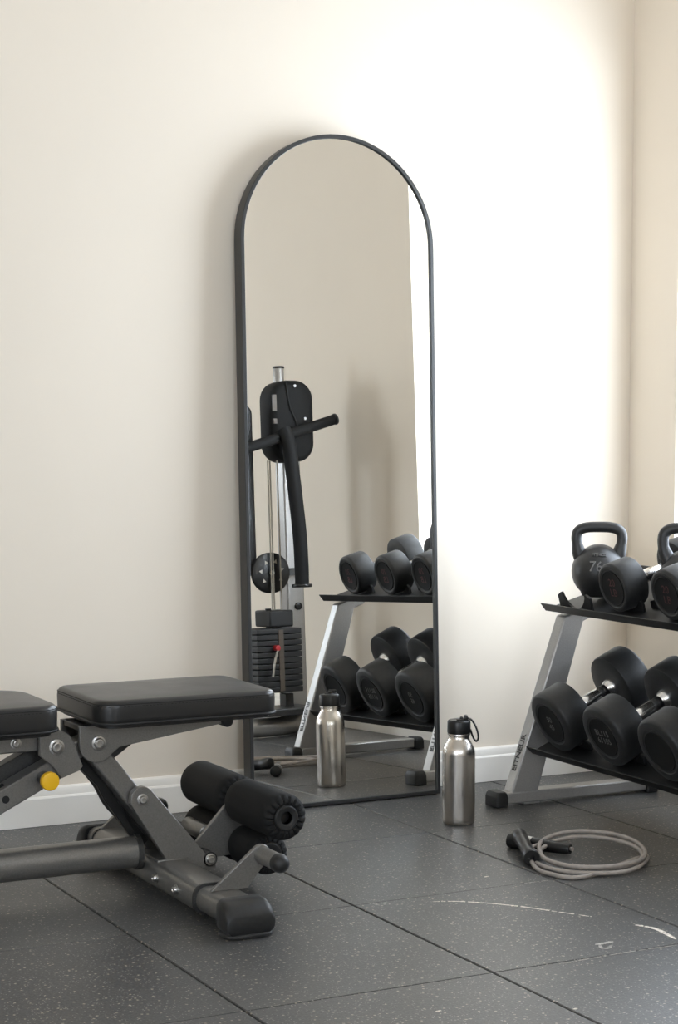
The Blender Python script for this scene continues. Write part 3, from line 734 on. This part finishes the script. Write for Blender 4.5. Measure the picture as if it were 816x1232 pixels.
MB().box((-.331, MY+.140, 1.058), (-.318, MY+.1490, 1.075)).build('sticker', M_STICK, hs)
for x, z in ((-.215, 1.075), (-.215, 1.035), (-.250, 1.185)): MB().cyl((x, MY+.149, z), (x, MY+.155, z), .005, seg=14).build('screw', M_GUN, hs)
cb = MB().cyl((-.55, MY+.19, .945), (-.110, MY+.16, 1.071), .0175, bev=.002).build('cross_bar', M_RUBM, cm)
ed = (Vector((-.110, MY+.16, 1.071))-Vector((-.55, MY+.19, .945))).normalized(); e0 = Vector((-.110, MY+.16, 1.071))
MB().cyl(e0, e0+ed*.010, .0195, bev=.003).build('end_cap', M_RUB, cb)
am = MB().tube(catmull([(-.312,MY+.185,1.035),(-.303,MY+.200,.990),(-.296,MY+.205,.910),(-.285,MY+.205,.800),(-.275,MY+.205,.680),(-.272,MY+.205,.590),(-.272,MY+.205,.515)], 6), [.024]*37, 16).build('press_arm', M_RUBM, cm)
MB().cyl((-.272, MY+.205, .505), (-.272, MY+.205, .517), .034, bev=.003).build('arm_flange', M_PLAST, am)
for x, z0, z1 in ((-.345, .43, .935), (-.337, .30, .935), (-.310, .43, .935)):
    MB().cyl((x, MY+.120, z0), (x, MY+.120, z1), .0028, seg=8).build('cable', M_CABLE, cm)
# disc pulley with a ring of light openings
pc = Vector((-.338, MY+.085, .556))
pl = MB().lathe([(0,0),(0,.060),(.004,.069),(.012,.064),(.020,.069),(.024,.060),(.024,0)], pc, (0,1,0), 40).build('pulley_disc', M_PLAST, cm)
for k in range(7):
    a = 2*pi*k/7+.3; c = pc+Vector((cos(a)*.040, .024, sin(a)*.040))
    MB().prism([(.008*cos(a+q), .008*sin(a+q)) for q in (0, 2.1, 4.2)], c, (1,0,0), (0,0,1), (0,1,0), .0012).build('pulley_opening', M_CABLE, pl, smooth=0)
MB().cyl(pc, pc+Vector((0, .030, 0)), .008).build('pulley_hub', M_BOLT, pl)
MB().box((pc.x+.03, MY-.02, .545), (-.20, MY+.083, .570)).build('pulley_bracket', M_GUN2, cm)
MB().cyl((-.205, MY+.029, .437), (-.205, MY+.040, .437), .013, bev=.003).build('column_plug', M_PLAST, cm)
# weight stack
sk = MB().box((-.378, MY+.045, .374), (-.288, MY+.165, .430)).build('stack_head', M_IRONPL, cm, bevel=.006)
MB().cyl((-.366, MY+.13, .36), (-.366, MY+.13, .437), .010).build('head_knob', M_PLAST, sk)
NP = 11
for k in range(NP):
    z0 = .155+k*.0197
    MB().box((-.430, MY+.034, z0), (-.265, MY+.175, z0+.0176)).build('weight_plate', M_IRONPL, cm, bevel=.0025)
for x in (-.405, -.292): MB().cyl((x, MY+.06, .06), (x, MY+.06, .40), .0075, seg=14).build('guide_rod', M_GUN, cm)
MB().cyl((-.365, MY+.17, .306), (-.365, MY+.200, .306), .0095, bev=.002).build('selector_pin', M_REDP, cm)['label'] = 'red selector pin'
MB().tube(catmull([(-.365,MY+.196,.30),(-.380,MY+.20,.26),(-.388,MY+.20,.21)], 6), .004, 8).build('pin_cord', M_CABLE, cm)
MB().box((-.352, MY+.1755, .160), (-.334, MY+.178, .365)).build('number_strip', M_STICK, cm)
# base frame
MB().box((-.410, MY+.02, .075), (-.215, MY+.185, .100)).build('stack_base', M_GUN2, cm, bevel=.004)
MB().box((-.300, MY+.06, .098), (-.270, MY+.11, .145)).build('stack_riser', M_GUN2, cm, bevel=.003)
bt = MB().tube(catmull([(-.75,MY+.03,.034),(-.50,MY+.08,.034),(-.35,MY+.10,.034),(-.24,MY+.06,.034),(-.14,MY+.0,.034),(-.06,MY-.06,.034)], 8), .032, 18).build('base_tube', M_SILV, cm)
MB().tube(catmull([(-.22,MY+.03,.034),(-.20,MY-.20,.034),(-.20,MY-.50,.034)], 6), .030, 16).build('base_tube', M_SILV, cm)
MB().cyl((-.765, MY+.025, .034), (-.745, MY+.031, .034), .0335, bev=.004).build('end_cap', M_RUB, bt)
rbox(-.470, -.377, .545, 1.13, MY+.03, MY+.085, .035, .012).build('back_pad', M_LEATH, cm, smooth=50)
MB().box((-.445, MY+.0, .03), (-.420, MY+.031, 1.10)).build('pad_post', M_GUN2, cm, bevel=.003)
